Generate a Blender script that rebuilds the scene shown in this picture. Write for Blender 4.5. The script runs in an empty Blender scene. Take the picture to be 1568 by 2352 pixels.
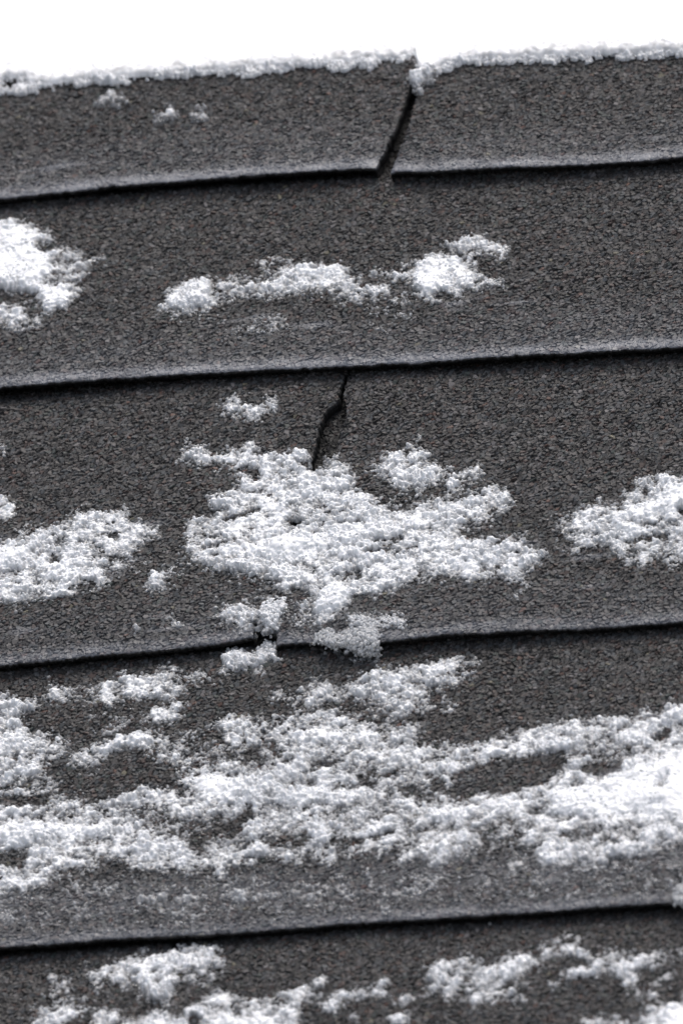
import bpy, bmesh, math
import numpy as np
from mathutils import Matrix, Vector

# ------------------------------------------------------------------ camera, sky, light
SLOPE = math.radians(30.0)
R_ = np.array([.949, .18, -.256]); P_ = np.array([.058, .6, .798])
R_ /= np.linalg.norm(R_); P_ -= R_*R_.dot(P_); P_ /= np.linalg.norm(P_)
B_ = np.cross(R_, P_)                      # towards the camera, in roof axes (u along, v up the slope, n out)
DIST = 6.0
FPX = 8300.0*DIST                          # focal length in 1568x2352 pixels
ROOF_Z = 4.2
ROT = np.array([[1, 0, 0], [0, math.cos(SLOPE), -math.sin(SLOPE)], [0, math.sin(SLOPE), math.cos(SLOPE)]])
def to_world(p): return ROT @ np.asarray(p) + np.array([0, 0, ROOF_Z])

sc = bpy.context.scene
cd = bpy.data.cameras.new('camera'); cam = bpy.data.objects.new('camera', cd)
sc.collection.objects.link(cam); sc.camera = cam
M = Matrix.Identity(4)
for j, a in enumerate((R_, P_, B_)):
    w = ROT @ a
    for i in range(3): M[i][j] = w[i]
CPOS = B_*DIST
for i in range(3): M[i][3] = to_world(CPOS)[i]
cam.matrix_world = M
cd.sensor_width = 36; cd.sensor_fit = 'AUTO'; cd.lens = 36*FPX/2352
cd.clip_start = .1; cd.clip_end = 500
cd.dof.use_dof = True; cd.dof.focus_distance = DIST+0.0; cd.dof.aperture_fstop = 29

world = bpy.data.worlds.new('World'); sc.world = world; world.use_nodes = True
nt = world.node_tree; nt.nodes.clear()
sky = nt.nodes.new('ShaderNodeTexSky'); sky.sky_type = 'NISHITA'; sky.sun_disc = False
SUN_EL, SUN_AZ = math.radians(70), math.radians(15)
sky.sun_elevation = SUN_EL; sky.sun_rotation = SUN_AZ
sky.air_density = 1.0; sky.dust_density = 6.0; sky.ozone_density = 1.0
hs = nt.nodes.new('ShaderNodeHueSaturation'); hs.inputs['Saturation'].default_value = .55
bg = nt.nodes.new('ShaderNodeBackground'); bg.inputs['Strength'].default_value = .145
wo = nt.nodes.new('ShaderNodeOutputWorld')
nt.links.new(sky.outputs[0], hs.inputs['Color']); nt.links.new(hs.outputs[0], bg.inputs[0]); nt.links.new(bg.outputs[0], wo.inputs[0])
sl = bpy.data.lights.new('sun', 'SUN'); sl.energy = .55; sl.angle = math.radians(45); sl.color = (1, .985, .96)
so = bpy.data.objects.new('sun', sl); sc.collection.objects.link(so)
sd = Vector((math.sin(SUN_AZ)*math.cos(SUN_EL), math.cos(SUN_AZ)*math.cos(SUN_EL), math.sin(SUN_EL)))
so.rotation_euler = sd.to_track_quat('Z', 'Y').to_euler(); so.location = (0, 0, 12)
sc.view_settings.view_transform = 'Standard'; sc.view_settings.look = 'None'
sc.view_settings.exposure = 0.30; sc.view_settings.gamma = 1
sc.render.engine = 'CYCLES'; sc.cycles.use_denoising = True
sc.cycles.max_bounces = 16; sc.cycles.diffuse_bounces = 12; sc.cycles.glossy_bounces = 4; sc.cycles.transparent_max_bounces = 24

# ------------------------------------------------------------------ numeric helpers
def hsh(i, j, k=0):
    x = (i.astype(np.int64)*73856093) ^ (j.astype(np.int64)*19349663) ^ (int(k)*83492791+12345)
    x = (x ^ (x >> 13)) * 1274126177 & 0xffffffff
    x = (x ^ (x >> 16)) * 2246822519 & 0xffffffff
    x = x ^ (x >> 13)
    return (x & 0xffffff)/float(0x1000000)
def vnoise(x, y, k=0):
    i = np.floor(x); j = np.floor(y); fx = x-i; fy = y-j
    fx = fx*fx*(3-2*fx); fy = fy*fy*(3-2*fy)
    i = i.astype(np.int64); j = j.astype(np.int64)
    a = hsh(i, j, k); b = hsh(i+1, j, k); c = hsh(i, j+1, k); d = hsh(i+1, j+1, k)
    return (a*(1-fx)+b*fx)*(1-fy)+(c*(1-fx)+d*fx)*fy
def fbm(x, y, k=0, o=3):
    s = 0; a = 1; t = 0
    for q in range(o):
        s = s+a*vnoise(x*2**q+q*17.3, y*2**q+q*9.1, k+q); t += a; a *= .55
    return s/t*2-1                       # about -1..1
def sstep(a, b, x):
    t = np.clip((x-a)/(b-a), 0, 1); return t*t*(3-2*t)
def worley(x, y, k=0, jit=.95):
    ci = np.floor(x).astype(np.int64); cj = np.floor(y).astype(np.int64)
    f1 = np.full(x.shape, 9.); f2 = np.full(x.shape, 9.); ox = np.zeros(x.shape); oy = np.zeros(x.shape)
    idi = np.zeros(x.shape, np.int64); idj = np.zeros(x.shape, np.int64)
    for a in (-1, 0, 1):
        for b in (-1, 0, 1):
            ii = ci+a; jj = cj+b
            dx = x-(ii+.5+jit*(hsh(ii, jj, k)-.5)); dy = y-(jj+.5+jit*(hsh(ii, jj, k+1)-.5))
            d = dx*dx+dy*dy
            m = d < f1
            f2 = np.where(m, f1, np.minimum(f2, d)); f1 = np.where(m, d, f1)
            ox = np.where(m, dx, ox); oy = np.where(m, dy, oy); idi = np.where(m, ii, idi); idj = np.where(m, jj, idj)
    return np.sqrt(f1), np.sqrt(f2), ox, oy, idi, idj

def project(u, v, n):                     # roof axes -> 1568x2352 picture pixels (used for laying out what was measured)
    du = u-CPOS[0]; dv = v-CPOS[1]; dn = n-CPOS[2]
    xc = du*R_[0]+dv*R_[1]+dn*R_[2]; yc = du*P_[0]+dv*P_[1]+dn*P_[2]; zc = -(du*B_[0]+dv*B_[1]+dn*B_[2])
    return 784+xc/zc*FPX, 1176-yc/zc*FPX
def unproject(X, Y, n):                   # picture pixel -> (u, v) on the plane at height n
    X = np.asarray(X, float); Y = np.asarray(Y, float)
    a = (X-784)/FPX; b = (1176-Y)/FPX
    d = [a*R_[i]+b*P_[i]-B_[i] for i in range(3)]
    t = (n-CPOS[2])/d[2]
    return CPOS[0]+t*d[0], CPOS[1]+t*d[1]

# ------------------------------------------------------------------ mesh building
def tag(o, label=None, cat=None, group=None, kind=None):
    if label: o['label'] = label
    if cat: o['category'] = cat
    if group: o['group'] = group
    if kind: o['kind'] = kind
    return o
def make_mesh(name, verts, quads, mat, attrs=None, smooth=False, parent=None):
    """verts in roof axes; the object's origin is put at the foot of the piece"""
    org = np.array([verts[:, 0].mean(), verts[:, 1].mean(), 0.])
    me = bpy.data.meshes.new(name)
    me.vertices.add(len(verts)); me.vertices.foreach_set('co', (verts-org).astype(np.float32).ravel())
    k = quads.shape[1]
    me.loops.add(quads.size); me.loops.foreach_set('vertex_index', quads.astype(np.int32).ravel())
    me.polygons.add(len(quads)); me.polygons.foreach_set('loop_start', np.arange(0, quads.size, k, dtype=np.int32))
    me.update(calc_edges=True)
    me.polygons.foreach_set('use_smooth', np.full(len(quads), smooth))
    for an, (typ, arr) in (attrs or {}).items():
        at = me.attributes.new(an, typ, 'POINT')
        at.data.foreach_set('color' if typ == 'FLOAT_COLOR' else 'value', arr.astype(np.float32).ravel())
    me.materials.append(mat)
    o = bpy.data.objects.new(name, me); sc.collection.objects.link(o)
    o.location = to_world(org); o.rotation_euler = (SLOPE, 0, 0)
    if parent: o.parent = parent
    return o
def grid_quads(nr, nc):
    i = np.arange(nr*nc).reshape(nr, nc)
    return np.stack([i[:-1, :-1], i[:-1, 1:], i[1:, 1:], i[1:, :-1]], -1).reshape(-1, 4)

# ------------------------------------------------------------------ materials
def new_mat(name):
    m = bpy.data.materials.new(name); m.use_nodes = True; m.node_tree.nodes.clear(); return m, m.node_tree.nodes, m.node_tree.links
def shingle_material():
    m, N, L = new_mat('granule_asphalt')
    out = N.new('ShaderNodeOutputMaterial'); bs = N.new('ShaderNodeBsdfPrincipled'); L.new(bs.outputs[0], out.inputs[0])
    ac = N.new('ShaderNodeAttribute'); ac.attribute_name = 'granule'
    ai = N.new('ShaderNodeAttribute'); ai.attribute_name = 'ice'
    af = N.new('ShaderNodeAttribute'); af.attribute_name = 'fine'
    tc = N.new('ShaderNodeTexCoord')
    vo = N.new('ShaderNodeTexVoronoi'); vo.inputs['Scale'].default_value = 720; L.new(tc.outputs['Object'], vo.inputs['Vector'])
    sp = N.new('ShaderNodeSeparateColor'); L.new(vo.outputs['Color'], sp.inputs[0])
    cr = N.new('ShaderNodeValToRGB'); L.new(sp.outputs[0], cr.inputs[0])
    e = cr.color_ramp.elements; e[0].color = (.010, .010, .010, 1); e[1].color = (.066, .066, .068, 1)
    q = e.new(.45); q.color = (.030, .029, .028, 1); q = e.new(.8); q.color = (.045, .038, .035, 1)
    mx = N.new('ShaderNodeMix'); mx.data_type = 'RGBA'
    L.new(af.outputs['Fac'], mx.inputs['Factor']); L.new(cr.outputs[0], mx.inputs['A']); L.new(ac.outputs['Color'], mx.inputs['B'])
    mi = N.new('ShaderNodeMix'); mi.data_type = 'RGBA'; mi.inputs['B'].default_value = (.20, .218, .262, 1)
    mt = N.new('ShaderNodeMath'); mt.operation = 'MULTIPLY'; mt.inputs[1].default_value = .55
    L.new(ai.outputs['Fac'], mt.inputs[0]); L.new(mt.outputs[0], mi.inputs['Factor']); L.new(mx.outputs['Result'], mi.inputs['A'])
    L.new(mi.outputs['Result'], bs.inputs['Base Color'])
    mr = N.new('ShaderNodeMapRange'); mr.inputs['To Min'].default_value = .62; mr.inputs['To Max'].default_value = .35
    L.new(ai.outputs['Fac'], mr.inputs['Value']); L.new(mr.outputs[0], bs.inputs['Roughness'])
    mc = N.new('ShaderNodeMath'); mc.operation = 'MULTIPLY'; mc.inputs[1].default_value = .6; L.new(ai.outputs['Fac'], mc.inputs[0]); L.new(mc.outputs[0], bs.inputs['Coat Weight']); bs.inputs['Specular IOR Level'].default_value = .35; bs.inputs['Coat Roughness'].default_value = .3; bs.inputs['Coat IOR'].default_value = 1.31
    no = N.new('ShaderNodeTexNoise'); no.inputs['Scale'].default_value = 2200; no.inputs['Detail'].default_value = 3
    L.new(tc.outputs['Object'], no.inputs['Vector'])
    bu = N.new('ShaderNodeBump'); bu.inputs['Strength'].default_value = .35; bu.inputs['Distance'].default_value = .0002
    L.new(no.outputs[0], bu.inputs['Height']); L.new(bu.outputs[0], bs.inputs['Normal'])
    return m
def snow_material(name, col):
    m, N, L = new_mat(name)
    out = N.new('ShaderNodeOutputMaterial')
    bs = N.new('ShaderNodeBsdfPrincipled'); bs.inputs['Base Color'].default_value = (*col, 1)
    bs.inputs['Roughness'].default_value = .3; bs.inputs['IOR'].default_value = 1.31
    bs.inputs['Subsurface Weight'].default_value = .25; bs.inputs['Subsurface Radius'].default_value = (1, 1.05, 1.15)
    bs.inputs['Subsurface Scale'].default_value = .0006
    tc = N.new('ShaderNodeTexCoord')
    no = N.new('ShaderNodeTexNoise'); no.inputs['Scale'].default_value = 1500; no.inputs['Detail'].default_value = 3
    L.new(tc.outputs['Object'], no.inputs['Vector'])
    bu = N.new('ShaderNodeBump'); bu.inputs['Strength'].default_value = .35; bu.inputs['Distance'].default_value = .0002
    L.new(no.outputs[0], bu.inputs['Height']); L.new(bu.outputs[0], bs.inputs['Normal'])
    tr = N.new('ShaderNodeBsdfTransparent'); tr.inputs[0].default_value = (.975, .98, .985, 1)
    op = N.new('ShaderNodeAttribute'); op.attribute_name = 'body'
    m1 = N.new('ShaderNodeMixShader'); L.new(op.outputs['Fac'], m1.inputs[0]); L.new(tr.outputs[0], m1.inputs[1]); L.new(bs.outputs[0], m1.inputs[2])
    gl = N.new('ShaderNodeBsdfGlossy'); gl.inputs['Roughness'].default_value = .12; L.new(bu.outputs[0], gl.inputs['Normal'])
    fr = N.new('ShaderNodeFresnel'); fr.inputs['IOR'].default_value = 1.31; L.new(bu.outputs[0], fr.inputs['Normal'])
    m2 = N.new('ShaderNodeMixShader'); L.new(fr.outputs[0], m2.inputs[0]); L.new(m1.outputs[0], m2.inputs[1]); L.new(gl.outputs[0], m2.inputs[2])
    L.new(m2.outputs[0], out.inputs[0])
    return m
def plain_material(name, c0, c1, scale, rough):
    m, N, L = new_mat(name)
    out = N.new('ShaderNodeOutputMaterial'); bs = N.new('ShaderNodeBsdfPrincipled'); L.new(bs.outputs[0], out.inputs[0])
    tc = N.new('ShaderNodeTexCoord'); no = N.new('ShaderNodeTexNoise'); no.inputs['Scale'].default_value = scale; no.inputs['Detail'].default_value = 6
    L.new(tc.outputs['Object'], no.inputs['Vector'])
    cr = N.new('ShaderNodeValToRGB'); L.new(no.outputs[0], cr.inputs[0])
    cr.color_ramp.elements[0].color = (*c0, 1); cr.color_ramp.elements[1].color = (*c1, 1)
    L.new(cr.outputs[0], bs.inputs['Base Color']); bs.inputs['Roughness'].default_value = rough
    return m
SHM = shingle_material()
SNM = snow_material('wet_granular_snow', (.972, .98, .995))
SNB = snow_material('deep_snow', (.98, .98, .985))
FELT = plain_material('black_felt', (.012, .012, .012), (.03, .028, .027), 300, .85)

# ------------------------------------------------------------------ roof layout
LIP_N = .0057; TOP_N = .0018; THICK = .0028
def curve(pts, n):
    u, v = unproject([p[0] for p in pts], [p[1] for p in pts], n); return u, v
class Lip:
    def __init__(s, pts, n=LIP_N, k=0):
        s.u, s.v = curve(pts, n); s.k = k
        s.ml = (s.v[1]-s.v[0])/(s.u[1]-s.u[0])*.3; s.mr = (s.v[-1]-s.v[-2])/(s.u[-1]-s.u[-2])*.3
    def __call__(s, u):
        v = np.interp(u, s.u, s.v)
        v = v+np.where(u < s.u[0], np.clip(u-s.u[0], -.05, 0)*s.ml, 0)+np.where(u > s.u[-1], np.clip(u-s.u[-1], 0, .05)*s.mr, 0)
        return v
# lower edges of the courses, as measured, left and right of each cut-out
L1a = Lip([(0, 452), (120, 441), (250, 428), (500, 408), (700, 394), (869, 383)], k=1)
L1b = Lip([(905, 392), (1000, 391), (1184, 382), (1350, 376), (1483, 368), (1568, 358)], k=2)
L2 = Lip([(0, 887), (120, 879), (250, 870), (500, 853), (784, 838), (1000, 826), (1184, 817), (1400, 806), (1568, 797)], k=3)
L3a = Lip([(0, 1527), (130, 1514), (250, 1502), (400, 1490), (500, 1477), (590, 1458)], k=4)
L3b = Lip([(640, 1478), (800, 1478), (870, 1476), (1000, 1463), (1184, 1450), (1400, 1438), (1568, 1424)], k=5)
L4a = Lip([(0, 2174), (130, 2165), (300, 2150), (500, 2140), (784, 2118), (1000, 2108), (1184, 2097), (1400, 2082), (1545, 2073)], k=6)
L4b = Lip([(1585, 2074), (1700, 2066)], k=7)
# cut-outs (left edge, right edge) as picture points, top to bottom
def slot(pl, pr, n=.004):
    ul, vl = curve(pl, n); ur, vr = curve(pr, n)
    o = np.argsort(vl); q = np.argsort(vr)
    return (lambda v: np.interp(v, vl[o], ul[o])), (lambda v: np.interp(v, vr[q], ur[q]))
S1 = slot([(962, 128), (955, 150), (940, 195), (905, 300), (868, 388), (850, 450)], [(968, 128), (964, 150), (958, 195), (938, 290), (906, 388), (884, 450)])
S3 = slot([(800, 780), (781, 868), (772, 908), (736, 940), (722, 1000), (703, 1070), (652, 1260), (606, 1400), (590, 1430), (586, 1455), (570, 1520)],
          [(806, 780), (789, 868), (792, 915), (788, 950), (772, 1012), (756, 1070), (690, 1180), (658, 1260), (612, 1400), (618, 1430), (640, 1472), (625, 1540)])
S4 = slot([(1760, 1400), (1690, 1640), (1620, 1860), (1550, 2078), (1535, 2130)], [(1785, 1400), (1720, 1640), (1655, 1860), (1588, 2078), (1570, 2130)])
S5 = slot([(410, 2100), (360, 2250), (300, 2430), (200, 2750)], [(414, 2100), (364, 2250), (304, 2430), (204, 2750)])
EXP = .1285
L5 = lambda u: L4a(u)-EXP
L6 = lambda u: L4a(u)-2*EXP
def ridge_v(u): return RB(u)
RB = Lip([(-30, 190), (-6, 186), (8, 171), (55, 169), (66, 184), (84, 190), (120, 187), (195, 181), (205, 172), (235, 172), (245, 178), (500, 157), (784, 141), (860, 134), (930, 129), (948, 132), (957, 152), (966, 168), (985, 164), (1000, 154), (1050, 139), (1184, 131), (1350, 124), (1483, 118), (1568, 113)], n=.004, k=9)
UMID = .5*(L1a.u[0]+L1b.u[-1])
def und(u, v): return .0007*fbm(u/.09, v/.07, 5, 2)
def lip_wob(u, k): return .0004*fbm(u/.0015, u*0+k*3.1, 23, 2)+.0004*fbm(u/.006, u*0+k*3.1, 21, 3)+.0004*fbm(u/.03, u*0+k*7.7, 22, 2)
def prof(t, E, u, v, k):
    """height of a course's upper face at distance t above its lower edge"""
    f = np.clip(t/E, 0, 1)
    n = TOP_N+(LIP_N-TOP_N)*(1-f)**1.15
    n = n*(1+.14*fbm(u/.045, u*0+k*1.7, 31, 2)*(1-f)**2)
    n = np.where(t > E, TOP_N-np.clip((t-E)/.012, 0, 1)*.0032, n)
    n = n-.00035*np.exp(-np.clip(t, 0, 1)/.0008)             # the lip rolls over
    return n+und(u, v)
# course table: (lower lip, exposure)
E0 = float(np.mean(RB(L1a.u)-L1a(L1a.u)))
E1 = float(np.mean(L1a(L1a.u)-L2(L1a.u))); E2 = float(np.mean(L2(L3a.u)-L3a(L3a.u))); E3 = float(np.mean(L3a(L3a.u)-L4a(L3a.u)))

def roofz(u, v):
    """visible roof surface height at (u, v)"""
    z = np.full(u.shape, TOP_N)
    r1l, r1r = S1; r3l, r3r = S3; r4l, r4r = S4; r5l, r5r = S5
    l1 = np.where(u < .5*(r1l(v)+r1r(v)), L1a(u), L1b(u)); l3 = np.where(u < .5*(r3l(v)+r3r(v)), L3a(u), L3b(u)); l2 = L2(u)
    l4 = np.where(u < .5*(r4l(v)+r4r(v)), L4a(u), L4b(u))
    z = prof(v-L6(u), EXP, u, v, 0)
    z = np.where(v > L5(u), prof(v-L5(u), EXP, u, v, 0), z)
    z = np.where(v > l4, prof(v-l4, E3, u, v, 6), z)
    z = np.where(v > l3, prof(v-l3, E2, u, v, 4), z)
    z = np.where(v > l2, prof(v-l2, E1, u, v, 3), z)
    z = np.where(v > l1, prof(v-l1, E0*1.6, u, v, 1), z)
    return z

# ------------------------------------------------------------------ granules
PITCH = .00138
def granules(u, v, k):
    """height and colour of the crushed-stone surface"""
    wx = u/PITCH+.25*fbm(u/.004, v/.004, 61, 2); wy = v/(PITCH*1.0)+.25*fbm(u/.004, v/.004, 71, 2)
    f1, f2, ox, oy, ii, jj = worley(wx, wy, 100+k)
    h0 = hsh(ii, jj, 3); tx = hsh(ii, jj, 4)-.5; ty = hsh(ii, jj, 5)-.5
    edge = sstep(0, .20, f2-f1)
    h = edge*(.00020+.00048*h0)+edge*(tx*ox+ty*oy)*.0011
    # a second, finer fraction filling between
    g1, g2, _, _, gi, gj = worley(u/(PITCH*.55)+3.3, v/(PITCH*.55)+8.1, 200+k)
    gh = sstep(0, .3, g2-g1)*(.0001+.00032*hsh(gi, gj, 6))
    fine = gh > h
    h = np.maximum(h, gh)
    ii = np.where(fine, gi+5000, ii); jj = np.where(fine, gj+9000, jj)
    a = hsh(ii, jj, 7); b = hsh(ii, jj, 8); patch = fbm(u/.03, v/.02, 81, 2)*.5
    val = .049+.080*(b-.40)+.018*patch; val = np.maximum(val, .012)
    base = np.stack([val*1.03, val*.985, val*.98], -1)
    def put(m, c):
        nonlocal base
        base = np.where(m[..., None], np.array(c)*(.75+.5*b[..., None]), base)
    put(a < .10, (.066, .047, .043)); put((a > .13) & (a < .33), (.064, .071, .078)); put((a > .33) & (a < .47), (.020, .020, .021))
    put((a > .47) & (a < .54), (.135, .130, .135)); put(a > .994, (.115, .065, .052)); put((a > .985) & (a < .988), (.16, .15, .11))
    put((a > .54) & (a < .57), (.05, .062, .060))
    gap = np.where(fine, sstep(0, .30, g2-g1), sstep(0, .24, f2-f1))
    base = base*(.20+.80*gap)[..., None]
    return h, base*.78*np.array([1.02, .995, .975])

def axis(lo, hi, f0, f1, d, coarse):
    f0 = max(lo, f0); f1 = min(hi, f1)
    a = list(np.arange(f0, f1, d))+[f1]
    x = f0; st = coarse*.25; pre = []
    while x-st > lo: x -= st; pre.append(x); st = min(coarse, st*1.5)
    if f0 > lo: pre.append(lo)
    x = f1; st = coarse*.25; post = []
    while x+st < hi: x += st; post.append(x); st = min(coarse, st*1.5)
    if f1 < hi: post.append(hi)
    return np.array(pre[::-1]+a+post)
ULO, UHI = UMID-.42, UMID+.42
DU, DV = .00026, .00032
def tab(label, lip, E, lf, rf, k, pxy, hidden=.6, ridge=False, group='asphalt shingles'):
    """one shingle tab; lf/rf give its side edges as functions of v (None: runs on out of the picture)"""
    ya, yb = pxy                                        # picture rows it shows between
    c = [unproject(x, y, .004) for x in (-45, 1613) for y in (ya, yb)]
    f0 = min(q[0] for q in c)-.003; f1 = max(q[0] for q in c)+.003
    vm = float(lip(np.array([UMID]))[0])+E*.5
    lo = ULO if lf is None else float(lf(vm)); hi = UHI if rf is None else float(rf(vm))
    ua = axis(lo, hi, f0, f1, DU, .012)
    s = (ua-lo)/(hi-lo)
    TF = E*(1+hidden)-.001 if k in (3, 6) else E+.012
    ta = axis(0, E*(1+hidden), 0, TF, DV, .01)
    # rolled front and side skirts
    nr, nc = len(ta), len(ua)
    S, T = np.meshgrid(s, ta)
    U0 = lo+S*(hi-lo); V = lip(U0)+T
    LO = np.full(V.shape, lo) if lf is None else lf(V)
    HI = np.full(V.shape, hi) if rf is None else rf(V)
    wj = .00035*fbm(V/.0016, V*0+k, 55, 3)+.0003*fbm(V/.006, V*0+k, 56, 2)
    if k in (4, 5): wj = wj*2.2+.0006*fbm(V/.0035, V*0+k, 59, 2)
    U = U0+(LO+(wj if lf is not None else 0)-lo)*np.exp(-(U0-lo)/.03)*(lf is not None)+(HI+(wj if rf is not None else 0)-hi)*np.exp(-(hi-U0)/.03)*(rf is not None)
    fineu = sstep(f0-.004, f0+.001, U)*(1-sstep(f1-.001, f1+.004, U))*(T < TF)
    V = V+lip_wob(U, k)*np.exp(-T/.006)
    n = prof(T, E, U, V, k if k != 2 and k != 5 and k != 7 else k-1)
    gh, col = granules(U, V, 0)
    if k in (3, 6, 0): col = col*(1-.82*sstep(E+.0005, E+.003, T))[..., None]     # shade down in the cut-outs, put into the colour of the covered heads
    ice = np.clip((.66*(1-sstep(.0005, .0075, T))+.16*(1-sstep(.006, .034+.01*fbm(U/.03, V/.02, 41, 2), T)))*(.95+.45*fbm(U/.009, V/.0025, 42, 3)), 0, 1)
    ice = np.maximum(ice, .55*sstep(.25, .8, fbm(U/.02, V/.006, 43, 3))*(T < E*.5))
    if k in (6, 7):                                        # refrozen slush low on the fourth course
        ice = np.maximum(ice, .34*(1-sstep(.020, .034, T))*(.7+.6*fbm(U/.006, V/.004, 44, 3)))
        ice = np.where(T < .012, ice*.75, ice)
    if k in (4, 5): ice = ice*.75
    if k == 0: ice = ice*.5
    ice = np.clip(ice, 0, 1)
    n = n+gh*(1-.80*ice)*fineu+.00022*ice
    if lf is not None: n = n-.0006*np.exp(-(U-LO).clip(0)/.0012)
    if rf is not None: n = n-.0006*np.exp(-(HI-U).clip(0)/.0012)
    if ridge and rf is not None: n = n+.0020*np.exp(-(HI-U).clip(0)/.007)*sstep(.55, 1.0, T/E)*(1-sstep(1.4, 2, T/E))
    if ridge:                                              # fold over the ridge
        vr = RB(np.clip(U, S1[0](V)-.2, S1[0](V)-.003) if rf is not None else np.maximum(U, S1[1](V)+.003))+.0038
        rad = .010; arc = rad*2*SLOPE
        d = (V-vr).clip(0)
        ang = np.minimum(d/rad, 2*SLOPE); ex = (d-arc).clip(0)
        dv = np.where(d > 0, rad*np.sin(ang)+ex*math.cos(2*SLOPE), 0); dn = np.where(d > 0, -rad*(1-np.cos(ang))-ex*math.sin(2*SLOPE), 0)
        V2 = np.where(d > 0, vr+dv, V)+n*np.sin(ang); n2 = dn+n*np.cos(ang)
        V, n = V2, n2
    # front skirt
    fr_v, fr_n, fr_u, fr_c = [], [], [], []
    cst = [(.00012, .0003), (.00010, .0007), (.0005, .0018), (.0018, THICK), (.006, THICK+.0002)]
    for q, (dv, dn) in enumerate(cst):
        sgn = -1 if q < 2 else 1
        jj = .00025*fbm(U[0]/.0012, U[0]*0+q*2.3+k, 57, 2)
        fr_u.append(U[0]); fr_v.append(V[0]+sgn*dv+jj); fr_n.append(n[0]-dn+jj*.5)
        fr_c.append(np.tile(np.array([.008, .008, .008]) if q else np.array([.03, .028, .028]), (nc, 1)))
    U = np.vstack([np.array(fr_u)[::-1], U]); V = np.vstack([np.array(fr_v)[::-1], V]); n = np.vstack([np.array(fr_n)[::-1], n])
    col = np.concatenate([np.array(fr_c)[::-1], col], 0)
    z5 = np.zeros((5, nc)); ice = np.vstack([z5, ice]); fineu = np.vstack([z5+1, fineu])
    # side skirts
    def side(cu, sg):
        a = []
        for q, (du, dn) in enumerate([(.0002, .0008), (.00005, .0020), (-.0005, .0034), (-.003, .0040)]):
            jj = .0002*fbm(V[:, cu]/.001, V[:, cu]*0+q, 58, 2)
            a.append((U[:, cu]+sg*du+jj, V[:, cu]+jj, n[:, cu]-dn))
        return a
    if rf is not None:
        for q in side(-1, 1):
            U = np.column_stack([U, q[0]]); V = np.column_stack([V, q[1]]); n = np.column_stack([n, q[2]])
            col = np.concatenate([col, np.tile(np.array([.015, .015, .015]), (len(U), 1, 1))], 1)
            ice = np.column_stack([ice, ice[:, -1]*0]); fineu = np.column_stack([fineu, fineu[:, -1]])
    if lf is not None:
        for q in side(0, -1):
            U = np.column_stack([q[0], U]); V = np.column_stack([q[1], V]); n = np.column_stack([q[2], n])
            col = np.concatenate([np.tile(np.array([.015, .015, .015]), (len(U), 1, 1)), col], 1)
            ice = np.column_stack([ice[:, 0]*0, ice]); fineu = np.column_stack([fineu[:, 0], fineu])
    nr, nc = U.shape
    vs = np.stack([U, V, n], -1).reshape(-1, 3)
    c4 = np.concatenate([col, np.ones(col.shape[:2]+(1,))], -1)
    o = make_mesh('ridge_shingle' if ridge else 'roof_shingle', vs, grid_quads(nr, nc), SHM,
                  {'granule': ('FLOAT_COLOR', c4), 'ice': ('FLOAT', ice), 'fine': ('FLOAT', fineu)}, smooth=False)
    tag(o, label, 'shingle', group)
    return o

tab('dark grey ridge shingle whose corner stands up beside the slanting joint', L1a, E0, None, S1[0], 1, (110, 470), hidden=2.2, ridge=True, group='ridge shingles')
tab('dark grey ridge shingle with pale icy lower edge, right of the slanting joint', L1b, E0, S1[1], None, 2, (90, 420), hidden=2.2, ridge=True, group='ridge shingles')
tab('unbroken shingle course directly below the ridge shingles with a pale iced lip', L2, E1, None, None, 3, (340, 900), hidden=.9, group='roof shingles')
tab('shingle left of the crooked black slit, most of it bare above the snow', L3a, E2, None, S3[0], 4, (780, 1540), group='roof shingles')
tab('shingle right of the crooked black slit with large bare granule area', L3b, E2, S3[1], None, 5, (780, 1500), group='roof shingles')
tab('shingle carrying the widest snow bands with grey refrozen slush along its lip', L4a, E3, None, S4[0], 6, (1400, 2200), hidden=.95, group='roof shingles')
tab('narrow bit of shingle at the picture edge beside the icy lump', L4b, E3, S4[1], None, 7, (1400, 2100), hidden=.95, group='roof shingles')
L5f = Lip([(0, 2174), (1568, 2071)]); L5f.v = L5f.v-EXP
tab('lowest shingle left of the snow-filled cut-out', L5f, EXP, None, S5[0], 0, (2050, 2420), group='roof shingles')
tab('lowest shingle with two ragged snow patches under the deep shadow line', L5f, EXP, S5[1], None, 8, (2050, 2420), group='roof shingles')

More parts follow.
